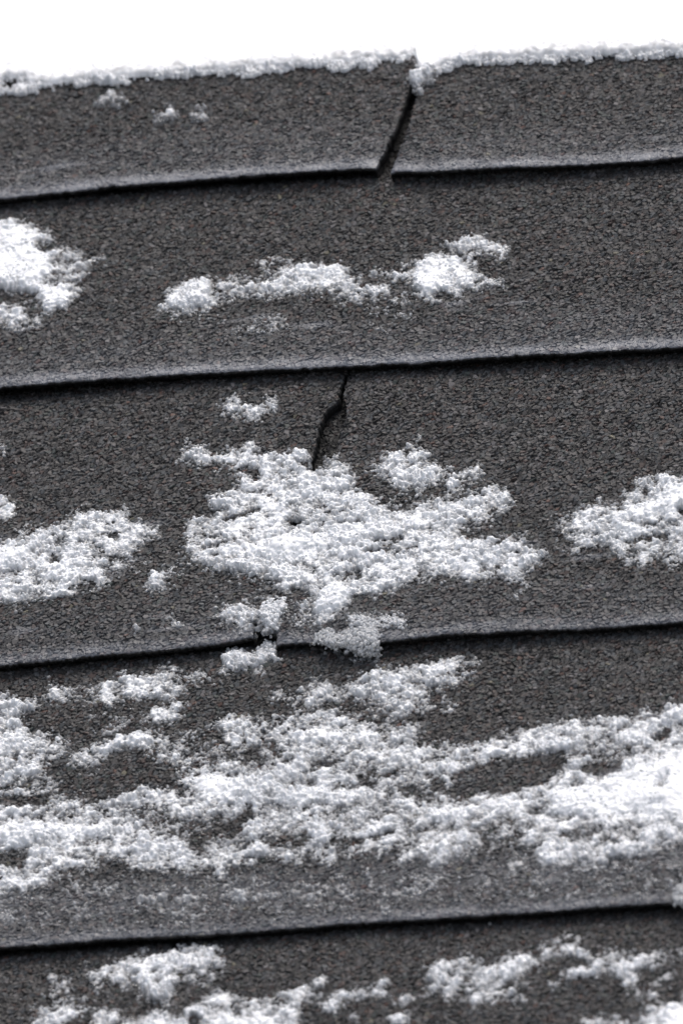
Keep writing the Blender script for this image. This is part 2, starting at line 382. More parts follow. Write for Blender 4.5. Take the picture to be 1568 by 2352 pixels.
# roof deck under the shingles: both slopes, one closed slab
def deck():
    vr = float(RB(np.array([UMID]))[0]); t = .018; n0 = -.004; s = .9
    c2, s2 = math.cos(2*SLOPE), math.sin(2*SLOPE); vlow = vr-.85
    pts = [(vlow, n0), (vr, n0), (vr+s*c2, n0-s*s2), (vr+(s)*c2-t*s2, n0-s*s2-t*c2), (vr-t*math.tan(SLOPE), n0-t), (vlow, n0-t)]
    V = np.array([[x, p[0], p[1]] for x in (ULO-.05, UHI+.05) for p in pts]); Q = []
    for i in range(6): j = (i+1) % 6; Q.append([i, j, 6+j, 6+i])
    Q += [[0, 5, 4, 1], [1, 4, 3, 2], [6, 7, 10, 11], [7, 8, 9, 10]]
    o = make_mesh('roof_deck', V, np.array(Q), FELT); tag(o, 'black felted roof deck showing only in the joints under the shingles', 'roof deck')
deck()
def under_course():
    # the next shingle course below the picture, so the roof goes on
    s = np.linspace(0, 1, 60); U, T = np.meshgrid(ULO+s*(UHI-ULO), np.linspace(0, EXP*1.3, 24))
    V = L6(U)+T; n = prof(T, EXP, U, V, 0)
    U = np.vstack([U[:1], U]); V = np.vstack([V[:1], V]); n = np.vstack([n[:1]-THICK, n])
    vs = np.stack([U, V, n], -1).reshape(-1, 3); k = len(vs)
    o = make_mesh('roof_shingle', vs, grid_quads(*U.shape), SHM, {'granule': ('FLOAT_COLOR', np.ones((k, 4))*.05), 'ice': ('FLOAT', np.zeros(k)), 'fine': ('FLOAT', np.zeros(k))})
    tag(o, 'shingle course below the lowest one in the picture', 'shingle', 'roof shingles')
under_course()

# ------------------------------------------------------------------ snow patches: outlines in half-pixel tracing units
ROW = [0, 940, 1881, 2822, 3687]
def R(row, col, pts): return [(col*1568+x, ROW[row]+y) for x, y in pts]
PATCH = []     # (label, [ (kind, density, soft, pts) ... ])
def patch(label, *items): PATCH.append((label, items))
def A(row, col, pts, d=1.0, e=9): return ('+', d, e, R(row, col, pts))
def H(row, col, pts, d=1.0, e=7): return ('-', d, e, R(row, col, pts))

patch('small white snow clump wedged in the top of the ridge joint', A(0, 1, [(312, 335), (330, 325), (365, 335), (370, 290), (430, 300), (415, 355), (385, 360), (378, 385), (345, 400), (322, 370)], 1.1, 7))
patch('thin speckle of snow grains on the ridge shingle, biggest of three', A(0, 0, [(455, 478), (470, 455), (500, 440), (505, 412), (525, 415), (530, 435), (570, 435), (565, 455), (520, 460), (480, 480)], .95, 8))
patch('round fleck of snow on the ridge shingle, middle of three', A(0, 0, [(738, 530), (745, 505), (785, 500), (790, 530), (760, 542)], .98, 7))
patch('faint double fleck of snow on the ridge shingle, nearest the joint', A(0, 0, [(880, 522), (900, 508), (930, 508), (932, 524), (900, 530)], .85, 7))
patch('rounded snow clump cut off by the picture edge, on the course under the ridge',
      A(1, 0, [(-200, 60), (0, 90), (50, 85), (110, 85), (190, 115), (245, 115), (235, 160), (180, 175), (200, 215), (300, 200), (250, 260), (240, 320), (190, 370), (250, 390), (350, 370), (330, 440), (260, 470), (240, 495), (205, 480), (170, 410), (110, 400), (60, 400), (0, 370), (-200, 350)], 1.12, 9),
      A(1, 0, [(190, 200), (300, 190), (360, 215), (400, 240), (465, 250), (440, 280), (390, 300), (400, 325), (350, 360), (290, 350), (230, 300)], .86, 10),
      A(1, 0, [(300, 400), (350, 370), (410, 365), (410, 395), (330, 450)], .85, 7))
patch('low strip of snow at the picture edge under the rounded clump', A(1, 0, [(-200, 450), (0, 460), (80, 450), (110, 470), (130, 510), (190, 510), (190, 540), (130, 555), (60, 570), (0, 560), (-200, 560)], .9, 8))
patch('long thin snow streak whose fat end points to the clump at the picture edge',
      A(1, 0, [(730, 480), (760, 400), (850, 360), (940, 335), (980, 350), (1000, 400), (960, 440), (930, 480), (880, 510), (790, 495)], 1.02, 8),
      A(1, 0, [(960, 340), (1050, 345), (1130, 345), (1160, 385), (1090, 400), (1100, 440), (1060, 440), (1030, 480), (960, 490), (940, 440)], .68, 9),
      A(1, 0, [(1140, 400), (1230, 350), (1290, 330), (1290, 270), (1340, 260), (1420, 290), (1500, 285), (1560, 280), (1640, 320), (1640, 360), (1560, 375), (1480, 400), (1400, 400), (1330, 395), (1240, 400), (1160, 412)], .98, 8),
      A(1, 0, [(1165, 270), (1210, 240), (1270, 225), (1290, 250), (1250, 280), (1180, 285)], .72, 7),
      A(1, 1, [(-110, 430), (0, 400), (60, 385), (150, 370), (200, 400), (320, 430), (300, 450), (180, 450), (110, 430), (60, 470), (0, 450)], .68, 9),
      A(1, 0, [(740, 500), (800, 390), (1000, 340), (1300, 300), (1560, 290), (1760, 370), (1900, 430), (1860, 460), (1600, 440), (1400, 420), (1100, 460), (900, 520)], .70, 12),
      A(1, 1, [(50, 455), (160, 450), (320, 500), (300, 520), (200, 525), (120, 530)], .62, 12))
patch('spread snow patch shaped like a wing, under the small hump',
      A(1, 1, [(190, 290), (280, 300), (330, 290), (390, 240), (540, 240), (600, 270), (640, 320), (620, 385), (560, 395), (540, 420), (520, 400), (460, 400), (400, 440), (350, 400), (320, 350), (240, 340)], 1.04, 9),
      A(1, 1, [(620, 310), (700, 340), (745, 330), (740, 368), (640, 375)], .8, 8), A(1, 1, [(130, 310), (170, 300), (165, 345), (135, 335)], .7, 6),
      A(1, 1, [(320, 440), (480, 410), (470, 445), (330, 462)], .65, 8))
patch('small snow hump highest on the course under the ridge', A(1, 1, [(440, 200), (470, 165), (530, 165), (590, 125), (680, 145), (690, 180), (755, 190), (750, 225), (730, 260), (700, 232), (640, 215), (560, 225), (510, 200), (450, 215)], .98, 8))
patch('faint broken line of slush just under the thin snow streak', A(1, 0, [(980, 600), (1000, 560), (1040, 560), (1100, 545), (1150, 535), (1200, 520), (1240, 515), (1330, 560), (1330, 590), (1250, 575), (1200, 575), (1130, 565), (1110, 615), (1080, 570), (1030, 605)], .66, 8))
patch('single tiny ice bead below the wing-shaped patch', A(1, 1, [(165, 605), (178, 585), (198, 590), (190, 608)], .75, 5))
patch('short lone strip of snow beside the top of the black slit', A(1, 0, [(1000, 935), (1040, 880), (1090, 900), (1140, 890), (1180, 915), (1240, 880), (1285, 880), (1285, 930), (1210, 965), (1140, 985), (1060, 980)], .85, 8))
patch('largest snow patch of the middle course, sprawling over the slit in many arms',
      A(2, 0, [(800, 240), (830, 200), (850, 155), (900, 148), (945, 165), (960, 210), (1000, 200), (1070, 175), (1110, 180), (1120, 150), (1160, 150), (1185, 210), (1250, 215), (1290, 240), (1340, 200), (1370, 195), (1400, 250), (1450, 280), (1500, 240), (1560, 220), (1600, 240), (1630, 290), (1640, 350),
               (1690, 390), (1740, 440), (1830, 450), (1960, 425), (2020, 395), (2110, 400), (2200, 385), (2255, 355), (2310, 370), (2345, 340), (2368, 400), (2340, 440), (2268, 470), (2240, 525), (2170, 520), (2125, 570), (2150, 600), (2250, 605), (2368, 600), (2398, 590), (2420, 625), (2490, 670), (2500, 705), (2430, 740), (2398, 775), (2320, 780), (2278, 740), (2220, 800), (2130, 790), (2050, 760), (1970, 760), (1900, 800), (1820, 820), (1720, 860), (1630, 860), (1560, 880),
               (1470, 860), (1440, 900), (1400, 810), (1320, 840), (1280, 800), (1240, 760), (1160, 770), (1110, 770), (1050, 740), (1000, 760), (900, 720), (850, 700), (850, 640), (830, 590), (870, 500), (920, 490), (980, 500), (1030, 470), (970, 430), (1000, 395), (1060, 390), (1100, 340), (1060, 300), (1060, 260), (980, 250), (920, 270), (860, 260)], 1.0, 10),
      A(2, 0, [(1120, 590), (1300, 540), (1500, 520), (1700, 500), (1900, 470), (2050, 470), (2100, 500), (1950, 560), (1850, 600), (1700, 640), (1500, 700), (1350, 760), (1200, 740), (1060, 700)], 1.3, 40),
      A(2, 0, [(1320, 400), (1400, 320), (1500, 330), (1640, 400), (1600, 470), (1400, 460)], 1.2, 30),
      A(2, 1, [(120, 700), (300, 650), (550, 640), (750, 660), (760, 720), (500, 740), (300, 740), (150, 800)], 1.2, 26),
      A(2, 1, [(120, 290), (180, 230), (240, 190), (300, 195), (310, 150), (330, 130), (380, 165), (385, 230), (480, 260), (480, 320), (420, 340), (310, 370), (220, 350), (190, 310)], .98, 9),
      A(2, 1, [(490, 375), (480, 320), (550, 310), (560, 280), (610, 268), (655, 285), (650, 315), (570, 340), (540, 375)], .85, 7),
      H(2, 0, [(1300, 500), (1340, 487), (1390, 510), (1375, 535), (1330, 530)], 1.0, 5), H(2, 0, [(1020, 505), (1060, 480), (1180, 455), (1190, 475), (1100, 500), (1040, 520)], .75, 7),
      H(2, 0, [(1090, 290), (1120, 255), (1210, 300), (1190, 325), (1120, 310)], .7, 8), H(2, 1, [(100, 660), (130, 640), (200, 635), (215, 655), (120, 672)], .9, 5),
      H(2, 1, [(-10, 515), (90, 515), (85, 535), (10, 535)], .7, 5), H(2, 1, [(30, 745), (100, 735), (90, 775), (20, 780)], .6, 6), H(2, 1, [(130, 570), (300, 590), (280, 640), (150, 620)], .3, 14),
      H(2, 0, [(890, 560), (1020, 600), (1010, 700), (900, 660)], .3, 14), H(2, 1, [(-20, 300), (120, 310), (110, 370), (0, 360)], .35, 14))
patch('snow lump under the sprawling patch, above the hanging ice', A(2, 0, [(1440, 930), (1450, 850), (1500, 790), (1570, 770), (1620, 850), (1600, 900), (1530, 950), (1470, 965)], 1.08, 9), A(2, 0, [(1350, 870), (1400, 830), (1470, 850), (1440, 1000), (1380, 1010), (1330, 960)], .62, 12))
patch('forked snow clump on the lip at the open lower end of the slit', A(2, 0, [(990, 950), (1040, 900), (1140, 890), (1170, 930), (1220, 880), (1300, 860), (1320, 900), (1270, 1010), (1230, 1000), (1190, 955), (1120, 1010), (1090, 990), (1100, 955), (1020, 960)], .98, 9))
patch('icy translucent lump of slush hanging over the shingle lip', A(2, 0, [(1440, 1060), (1450, 1030), (1500, 1005), (1560, 1030), (1600, 940), (1680, 950), (1740, 960), (1820, 930), (1868, 980), (1860, 1010), (1780, 1000), (1740, 1040), (1738, 1125), (1640, 1135), (1568, 1080), (1510, 1105)], .90, 10), A(2, 0, [(1600, 1020), (1700, 990), (1740, 1040), (1725, 1120), (1640, 1120)], 1.05, 9))
patch('hook of loose snow trailing from the long white bank', A(2, 0, [(510, 690), (640, 700), (690, 700), (690, 740), (750, 745), (830, 720), (835, 750), (770, 775), (770, 820), (700, 840), (680, 760), (640, 725), (510, 740)], .9, 8))
patch('long white bank of snow rising to a round shoulder, middle course',
      A(2, 0, [(-200, 680), (0, 610), (60, 580), (180, 560), (250, 520), (330, 490), (420, 450), (530, 460), (580, 480), (600, 510), (700, 520), (745, 550), (730, 585), (660, 610), (600, 670), (520, 690), (480, 740), (490, 800), (440, 815), (370, 790), (360, 840), (300, 865), (200, 850), (130, 870), (60, 905), (0, 880), (-200, 960)], 1.0, 9),
      A(2, 0, [(-200, 740), (0, 640), (150, 580), (350, 500), (560, 480), (560, 530), (350, 580), (200, 640), (100, 760), (-100, 830)], 1.25, 24),
      H(2, 0, [(510, 570), (540, 562), (570, 585), (540, 605)], .9, 5), H(2, 0, [(220, 690), (250, 675), (290, 705), (250, 722)], .8, 5), H(2, 0, [(240, 600), (300, 580), (310, 620), (260, 630)], .5, 7), H(2, 0, [(420, 620), (500, 640), (500, 690), (430, 680)], .4, 12))
patch('small half-round snow clump at the picture edge above the long bank', A(2, 0, [(-200, 380), (0, 392), (50, 400), (82, 440), (75, 500), (0, 512), (-200, 520)], .95, 8))
patch('tiny snow crumb at the picture edge, uppermost on the middle course', A(2, 0, [(-120, 150), (0, 165), (42, 180), (30, 215), (0, 222), (-120, 225)], .85, 7))
patch('sloping snow patch near the picture edge on the mostly bare shingle',
      A(2, 1, [(970, 520), (1020, 505), (1100, 470), (1160, 430), (1270, 410), (1300, 370), (1380, 320), (1420, 310), (1430, 330), (1480, 303), (1568, 330), (1800, 280), (1800, 640), (1568, 700), (1510, 710), (1460, 690), (1380, 720), (1300, 700), (1340, 640), (1270, 670), (1200, 650), (1070, 650), (1030, 600), (980, 610)], .95, 10),
      A(2, 1, [(1100, 500), (1280, 430), (1420, 390), (1480, 330), (1800, 320), (1800, 520), (1400, 550), (1250, 560)], 1.15, 22),
      H(2, 1, [(1320, 600), (1400, 575), (1490, 565), (1500, 590), (1400, 610), (1340, 620)], .8, 6), H(2, 1, [(1370, 370), (1400, 360), (1390, 410), (1365, 400)], .6, 6), H(2, 1, [(1550, 470), (1575, 460), (1575, 500)], .9, 5))
patch('loose little cluster of grains between the long bank and the forked clump', A(2, 0, [(735, 945), (780, 915), (812, 950), (850, 975), (840, 1000), (780, 975), (740, 985)], .68, 7))
patch('single white ice bead on the shingle below the long bank', A(2, 0, [(625, 1000), (633, 985), (645, 990), (642, 1010), (630, 1012)], .8, 4))
patch('two-grain snow fleck under the sprawling patch', A(2, 1, [(768, 875), (800, 830), (845, 815), (838, 850), (790, 880)], .66, 6))
patch('flat snow clump caught just beneath the notch in the lip', A(3, 0, [(1000, 265), (1025, 230), (1025, 165), (1090, 148), (1180, 178), (1200, 130), (1240, 118), (1285, 150), (1280, 200), (1210, 212), (1140, 240), (1130, 280), (1060, 262)], .86, 8), A(3, 0, [(1145, 272), (1185, 248), (1225, 280), (1190, 290)], .75, 6))
patch('ragged snow streak highest on the snowiest course',
      A(3, 0, [(200, 390), (240, 310), (270, 350), (340, 345), (400, 360), (440, 350), (480, 320), (550, 320), (570, 260), (630, 290), (700, 270), (760, 235), (820, 260), (900, 235), (940, 260), (980, 290), (960, 325), (880, 320), (850, 360), (760, 400), (650, 390), (560, 400), (520, 425), (450, 400), (330, 395), (210, 408)], .90, 9))
patch('small solid snow hump between two ragged streaks', A(3, 0, [(680, 480), (700, 430), (780, 405), (862, 410), (835, 460), (790, 500), (740, 500)], .95, 8))
patch('scatter of separate snow grains beside the small solid hump', A(3, 0, [(370, 465), (420, 440), (520, 470), (650, 450), (700, 490), (600, 510), (560, 540), (450, 545), (430, 500), (380, 480)], .56, 10))
patch('snow tongue pointing at the large bare triangle of shingle',
      A(3, 0, [(1255, 390), (1270, 345), (1320, 370), (1400, 330), (1480, 310), (1568, 312), (1668, 265), (1750, 250), (1810, 230), (1900, 240), (1928, 220), (2000, 190), (2130, 190), (2225, 193), (2190, 230), (2130, 310), (2050, 330), (2000, 345), (1950, 380), (2020, 400), (2090, 395), (2080, 440), (2010, 430), (1930, 450), (1840, 470), (1760, 500), (1770, 440), (1668, 410), (1568, 400), (1500, 400), (1430, 430), (1350, 420), (1280, 400)], .88, 9),
      A(3, 1, [(330, 320), (350, 250), (450, 210), (580, 210), (520, 280), (430, 320)], 1.15, 16), A(3, 1, [(0, 350), (150, 290), (200, 310), (150, 380), (30, 380)], 1.1, 16), A(3, 1, [(-120, 440), (0, 400), (200, 410), (200, 500), (0, 500)], .55, 12))
patch('widest snow mass, band upon band crossing the whole course',
      A(3, 0, [(-200, 370), (0, 375), (90, 380), (140, 380), (150, 440), (110, 480), (140, 530), (230, 530), (290, 560), (335, 600), (300, 640), (230, 660), (200, 740), (210, 790), (280, 800), (350, 830), (420, 865), (500, 855), (550, 830), (620, 795), (700, 800), (780, 780), (820, 830), (880, 800), (870, 770), (810, 740), (820, 700), (700, 650), (600, 620), (540, 640), (450, 690), (380, 745), (330, 700), (320, 650), (400, 620), (480, 590), (520, 550), (600, 530), (700, 540), (800, 560), (880, 540), (960, 560), (1020, 580), (1010, 520), (980, 510), (1020, 470), (1090, 460), (1180, 455), (1210, 500), (1300, 490), (1400, 460), (1460, 430), (1568, 440),
               (1668, 490), (1768, 510), (1868, 500), (1918, 530), (1898, 590), (2018, 590), (2068, 600), (2208, 590), (2268, 560), (2348, 540), (2428, 500), (2518, 510), (2568, 480), (2638, 465), (2768, 470), (2888, 470), (2968, 435), (3018, 450), (3068, 400), (3136, 380), (3350, 330),
               (3350, 1050), (3136, 1055), (3068, 1085), (2968, 1105), (2908, 1105), (2808, 1155), (2748, 1175), (2658, 1175), (2568, 1165), (2488, 1145), (2468, 1095), (2418, 1085), (2328, 1095), (2188, 1095), (2088, 1105), (2028, 1165), (1968, 1155), (1938, 1115), (1868, 1165), (1808, 1145), (1808, 1095), (1718, 1095), (1668, 1115), (1568, 1145),
               (1500, 1155), (1430, 1155), (1300, 1165), (1200, 1125), (1100, 1155), (1010, 1195), (960, 1175), (880, 1195), (800, 1175), (730, 1175), (640, 1185), (560, 1145), (480, 1145), (400, 1175), (360, 1195), (280, 1195), (230, 1235), (150, 1275), (60, 1295), (0, 1325), (-200, 1350)], .93, 11),
      A(3, 0, [(-200, 560), (0, 560), (200, 550), (300, 600), (150, 640), (0, 700), (-200, 720)], 1.05, 22),
      A(3, 0, [(-200, 1000), (0, 960), (200, 930), (400, 940), (540, 960), (500, 1040), (300, 1080), (150, 1090), (-200, 1080)], 1.35, 36),
      A(3, 0, [(860, 740), (950, 700), (1100, 720), (1250, 740), (1320, 740), (1200, 800), (1100, 870), (950, 890), (870, 840)], 1.25, 26),
      A(3, 0, [(1180, 860), (1300, 780), (1500, 760), (1668, 790), (1768, 840), (1700, 890), (1500, 900), (1300, 920)], 1.15, 26),
      A(3, 1, [(400, 960), (450, 860), (650, 830), (850, 840), (1000, 760), (1200, 740), (1400, 640), (1568, 600), (1800, 560), (1800, 960), (1568, 1010), (1300, 960), (1000, 960), (750, 900), (600, 960), (450, 1040)], 1.3, 34),
      A(3, 1, [(640, 640), (700, 580), (900, 540), (1200, 500), (1400, 500), (1200, 580), (900, 640)], 1.05, 18),
      A(3, 0, [(1300, 560), (1450, 490), (1568, 490), (1800, 560), (1700, 620), (1500, 640), (1350, 640)], 1.05, 24),
      A(4, 0, [(720, 210), (800, 170), (870, 200), (830, 250), (760, 250)], 1.05, 12), A(4, 0, [(940, 290), (980, 240), (1100, 235), (1100, 270), (1010, 320)], 1.0, 10),
      H(3, 0, [(-200, 830), (0, 838), (100, 840), (230, 822), (210, 880), (150, 872), (60, 900), (0, 882), (-200, 880)], 1.0, 8), H(3, 0, [(-100, 1090), (40, 1080), (130, 1060), (142, 1110), (100, 1165), (0, 1145), (-100, 1150)], .95, 9),
      H(3, 0, [(690, 1015), (800, 1000), (900, 1000), (1000, 950), (1100, 935), (1110, 1000), (1050, 1030), (950, 1060), (930, 1110), (870, 1085), (850, 1035), (760, 1032)], .75, 11), H(3, 0, [(1105, 935), (1155, 875), (1172, 940), (1120, 962)], .9, 6),
      H(3, 0, [(1190, 1055), (1250, 1028), (1400, 1012), (1440, 1045), (1380, 1085), (1210, 1075)], .85, 8), H(3, 0, [(540, 900), (700, 880), (850, 930), (1050, 940), (1000, 980), (750, 1000), (560, 960)], .36, 16),
      H(3, 0, [(820, 560), (960, 570), (1040, 590), (1040, 690), (900, 690), (820, 640)], .40, 16), H(3, 0, [(1030, 580), (1200, 550), (1340, 640), (1320, 720), (1100, 720)], .36, 18), H(3, 0, [(1170, 470), (1210, 500), (1190, 530), (1160, 510)], .6, 7),
      H(3, 0, [(1400, 690), (1480, 660), (1568, 680), (1500, 715), (1430, 715)], .5, 10), H(3, 0, [(0, 780), (190, 760), (210, 810), (0, 820)], .35, 12),
      H(3, 1, [(480, 835), (500, 740), (580, 710), (700, 690), (850, 660), (1000, 640), (1025, 680), (1000, 730), (930, 790), (850, 790), (790, 822), (650, 815), (540, 842)], 1.0, 8), H(3, 1, [(690, 650), (820, 640), (1020, 640), (1000, 700), (750, 700)], .3, 14),
      H(3, 1, [(1095, 735), (1110, 690), (1250, 685), (1275, 712), (1180, 742)], .95, 7), H(3, 1, [(1040, 620), (1280, 620), (1280, 690), (1080, 690)], .3, 16), H(3, 1, [(1425, 560), (1500, 525), (1515, 562), (1440, 578)], .9, 6), H(3, 1, [(1280, 635), (1330, 600), (1320, 640)], .7, 5),
      H(3, 1, [(408, 780), (460, 757), (472, 820), (420, 828)], .95, 6), H(3, 1, [(185, 725), (260, 700), (255, 745), (200, 745)], .85, 6), H(3, 1, [(50, 755), (165, 765), (130, 790), (60, 780)], .8, 6), H(3, 1, [(0, 670), (180, 680), (160, 760), (20, 750)], .32, 14), H(3, 1, [(240, 780), (420, 830), (390, 890), (260, 830)], .42, 12),
      H(3, 1, [(-60, 1035), (100, 1025), (240, 995), (235, 1020), (100, 1045), (0, 1058), (-60, 1055)], .9, 6), H(3, 1, [(300, 940), (320, 935), (325, 955), (302, 955)], .8, 4), H(3, 1, [(590, 980), (700, 960), (850, 960), (840, 1060), (650, 1060), (590, 1030)], .38, 18),
      H(3, 1, [(500, 1060), (850, 1050), (870, 1110), (500, 1120)], .3, 14), H(3, 1, [(850, 870), (960, 850), (950, 910), (870, 910)], .3, 14), H(3, 1, [(1440, 760), (1500, 740), (1500, 800), (1450, 800)], .4, 12), H(3, 1, [(1050, 1010), (1350, 1000), (1400, 1060), (1100, 1060)], .25, 18),
      H(3, 0, [(1480, 930), (1568, 920), (1620, 960), (1500, 980)], .4, 12), H(3, 0, [(330, 1100), (352, 1105), (350, 1140), (332, 1130)], .6, 5))
patch('bright flat snow sliver on the slushy lower part of the snowiest shingle', A(4, 0, [(1478, 350), (1520, 322), (1568, 330), (1620, 350), (1570, 368), (1490, 365)], .82, 6))
patch('upright little snow crumb below the widest mass, near its middle', A(4, 1, [(95, 300), (120, 268), (152, 270), (150, 320), (150, 365), (120, 368), (100, 335)], .85, 6), A(4, 1, [(172, 350), (200, 342), (205, 372), (178, 378)], .75, 5))
patch('speckled slush grains strewn along the lower half of the snowiest shingle',
      A(4, 0, [(-100, 470), (600, 330), (1568, 300), (2300, 250), (3300, 220), (3300, 400), (2300, 470), (1568, 500), (700, 560), (-100, 600)], .43, 22),
      A(4, 1, [(480, 340), (540, 330), (550, 380), (500, 380)], .55, 8), A(4, 1, [(620, 350), (690, 370), (680, 400), (630, 390)], .6, 7), A(4, 1, [(150, 405), (180, 400), (180, 425), (155, 425)], .68, 5), A(4, 1, [(215, 420), (250, 415), (255, 435), (220, 435)], .68, 5),
      A(4, 1, [(740, 235), (850, 230), (850, 300), (780, 310)], .72, 8), A(4, 1, [(1090, 350), (1190, 355), (1180, 385), (1100, 380)], .5, 8), A(4, 0, [(1190, 440), (1260, 430), (1260, 455), (1200, 460)], .58, 7), A(4, 0, [(1410, 440), (1445, 405), (1445, 460), (1420, 470)], .62, 6),
      A(4, 0, [(860, 360), (895, 350), (890, 385), (865, 385)], .62, 6), A(4, 0, [(340, 370), (370, 350), (370, 390), (345, 390)], .75, 5), A(4, 0, [(90, 490), (200, 440), (200, 465), (110, 505)], .62, 8), A(4, 0, [(510, 540), (540, 525), (555, 545), (520, 552)], .66, 5), A(4, 0, [(845, 580), (862, 575), (866, 592), (848, 592)], .66, 4),
      A(4, 0, [(210, 550), (250, 535), (250, 555), (215, 562)], .6, 5), A(4, 1, [(890, 330), (915, 320), (910, 345)], .6, 5))
patch('translucent icy lump on the lip at the picture edge', A(4, 1, [(1515, 440), (1535, 390), (1575, 350), (1750, 330), (1750, 480), (1565, 488), (1520, 470)], .95, 8))
patch('crest-shaped snow patch tucked under the deep shadow line',
      A(4, 0, [(380, 800), (400, 760), (470, 740), (540, 740), (570, 690), (640, 690), (700, 680), (750, 690), (820, 680), (880, 650), (960, 628), (1015, 640), (1028, 710), (990, 770), (960, 822), (930, 810), (860, 842), (820, 800), (790, 860), (780, 940), (740, 930), (700, 920), (650, 890), (640, 860), (600, 830), (560, 850), (490, 820), (470, 862), (410, 835)], .94, 9),
      A(4, 0, [(740, 760), (830, 690), (940, 650), (1000, 660), (930, 720), (820, 780)], 1.15, 14), H(4, 0, [(580, 780), (660, 760), (640, 830), (590, 830)], .4, 10), H(4, 0, [(820, 790), (900, 780), (900, 840), (830, 820)], .4, 10), H(4, 0, [(715, 812), (740, 808), (745, 830), (720, 832)], .9, 4))
patch('broken crumbly snow below and beside the crest-shaped patch',
      A(4, 0, [(190, 895), (230, 850), (208, 800), (300, 800), (322, 830), (290, 890), (250, 900)], .88, 8), A(4, 0, [(140, 980), (160, 930), (220, 940), (240, 910), (320, 920), (350, 950), (390, 910), (402, 960), (350, 1000), (310, 1015), (290, 1100), (140, 1100)], .98, 9),
      A(4, 0, [(380, 1100), (420, 990), (490, 950), (540, 960), (530, 1100)], .9, 9))
patch('bright snow heap entering at the bottom edge with a knobbly top',
      A(4, 0, [(540, 1150), (560, 1030), (620, 1010), (700, 960), (760, 940), (830, 985), (870, 930), (960, 900), (1020, 865), (1090, 880), (1130, 905), (1200, 890), (1290, 910), (1300, 870), (1370, 840), (1430, 870), (1460, 805), (1515, 830), (1450, 880), (1380, 930), (1400, 960), (1370, 1020), (1400, 1150)], 1.0, 9),
      A(4, 0, [(900, 1100), (1000, 960), (1100, 960), (1300, 960), (1340, 1100)], 1.2, 22), H(4, 0, [(870, 980), (920, 1000), (900, 1050), (860, 1020)], .7, 6), H(4, 0, [(1060, 920), (1120, 920), (1120, 980), (1080, 970)], .35, 9))
patch('loose snow knot beside the knobbly heap at the bottom edge', A(4, 0, [(1480, 935), (1525, 880), (1568, 862), (1625, 870), (1600, 900), (1560, 930), (1530, 985), (1500, 970)], .92, 8))
patch('ragged star-shaped snow patch on the lowest shingle',
      A(4, 1, [(380, 755), (430, 730), (460, 688), (510, 705), (570, 700), (620, 720), (650, 705), (665, 750), (740, 700), (785, 710), (790, 670), (850, 660), (862, 700), (920, 740), (870, 760), (830, 790), (875, 850), (820, 862), (820, 912), (770, 890), (740, 900), (680, 910), (600, 940), (560, 912), (600, 870), (540, 860), (480, 900), (450, 850), (380, 892), (355, 870), (420, 820), (400, 775)], .98, 9),
      H(4, 1, [(740, 835), (770, 815), (790, 845), (760, 862)], 1.0, 5), H(4, 1, [(540, 800), (620, 790), (640, 830), (560, 840)], .4, 9), H(4, 1, [(700, 760), (725, 760), (720, 800)], .5, 5))
patch('branching snow patch on the lowest shingle under the pale lip, reaching two ways',
      A(4, 1, [(895, 705), (930, 650), (1000, 628), (1080, 635), (1088, 670), (1140, 690), (1180, 720), (1210, 670), (1260, 665), (1350, 680), (1460, 678), (1480, 720), (1430, 770), (1370, 790), (1390, 880), (1300, 870), (1250, 820), (1230, 770), (1160, 790), (1100, 805), (1030, 805), (1005, 780), (1150, 755), (1090, 710), (1030, 700), (970, 718)], .94, 9), A(4, 1, [(1250, 720), (1430, 690), (1370, 780), (1290, 830)], 1.05, 12))
patch('compact snow crumb between the star-shaped and the branching patch', A(4, 1, [(938, 830), (960, 812), (1005, 812), (1005, 850), (965, 858)], .88, 6))
patch('snow bank at the bottom corner spilling out of the picture',
      A(4, 1, [(1400, 850), (1460, 800), (1500, 760), (1530, 800), (1500, 830), (1430, 850), (1480, 880), (1460, 940), (1568, 900), (1600, 700), (1800, 640), (1800, 1200), (1380, 1200), (1350, 980), (1400, 960), (1440, 900)], .95, 9), A(4, 1, [(1430, 1000), (1500, 930), (1700, 880), (1700, 1150), (1450, 1150)], 1.15, 16), A(4, 1, [(1490, 740), (1540, 660), (1620, 680), (1568, 740)], .7, 9))
patch('pair of snow crumbs low on the shingle, above the bottom edge', A(4, 1, [(160, 875), (185, 820), (225, 828), (205, 882)], .9, 7), A(4, 1, [(240, 915), (275, 895), (330, 880), (330, 905), (280, 915)], .82, 6))
patch('thin row of snow crumbs joined to the bottom of the picture centre', A(4, 1, [(-30, 900), (30, 880), (50, 835), (65, 865), (105, 865), (95, 905), (20, 905)], .88, 7), A(4, 1, [(30, 990), (50, 955), (80, 960), (70, 1000)], .8, 6), A(4, 1, [(225, 1005), (270, 965), (305, 970), (300, 1010), (240, 1015)], .9, 6))
patch('low snow rim along the bottom edge near the corner', A(4, 1, [(1070, 1100), (1095, 998), (1200, 985), (1290, 1000), (1380, 1010), (1380, 1100)], .92, 9))

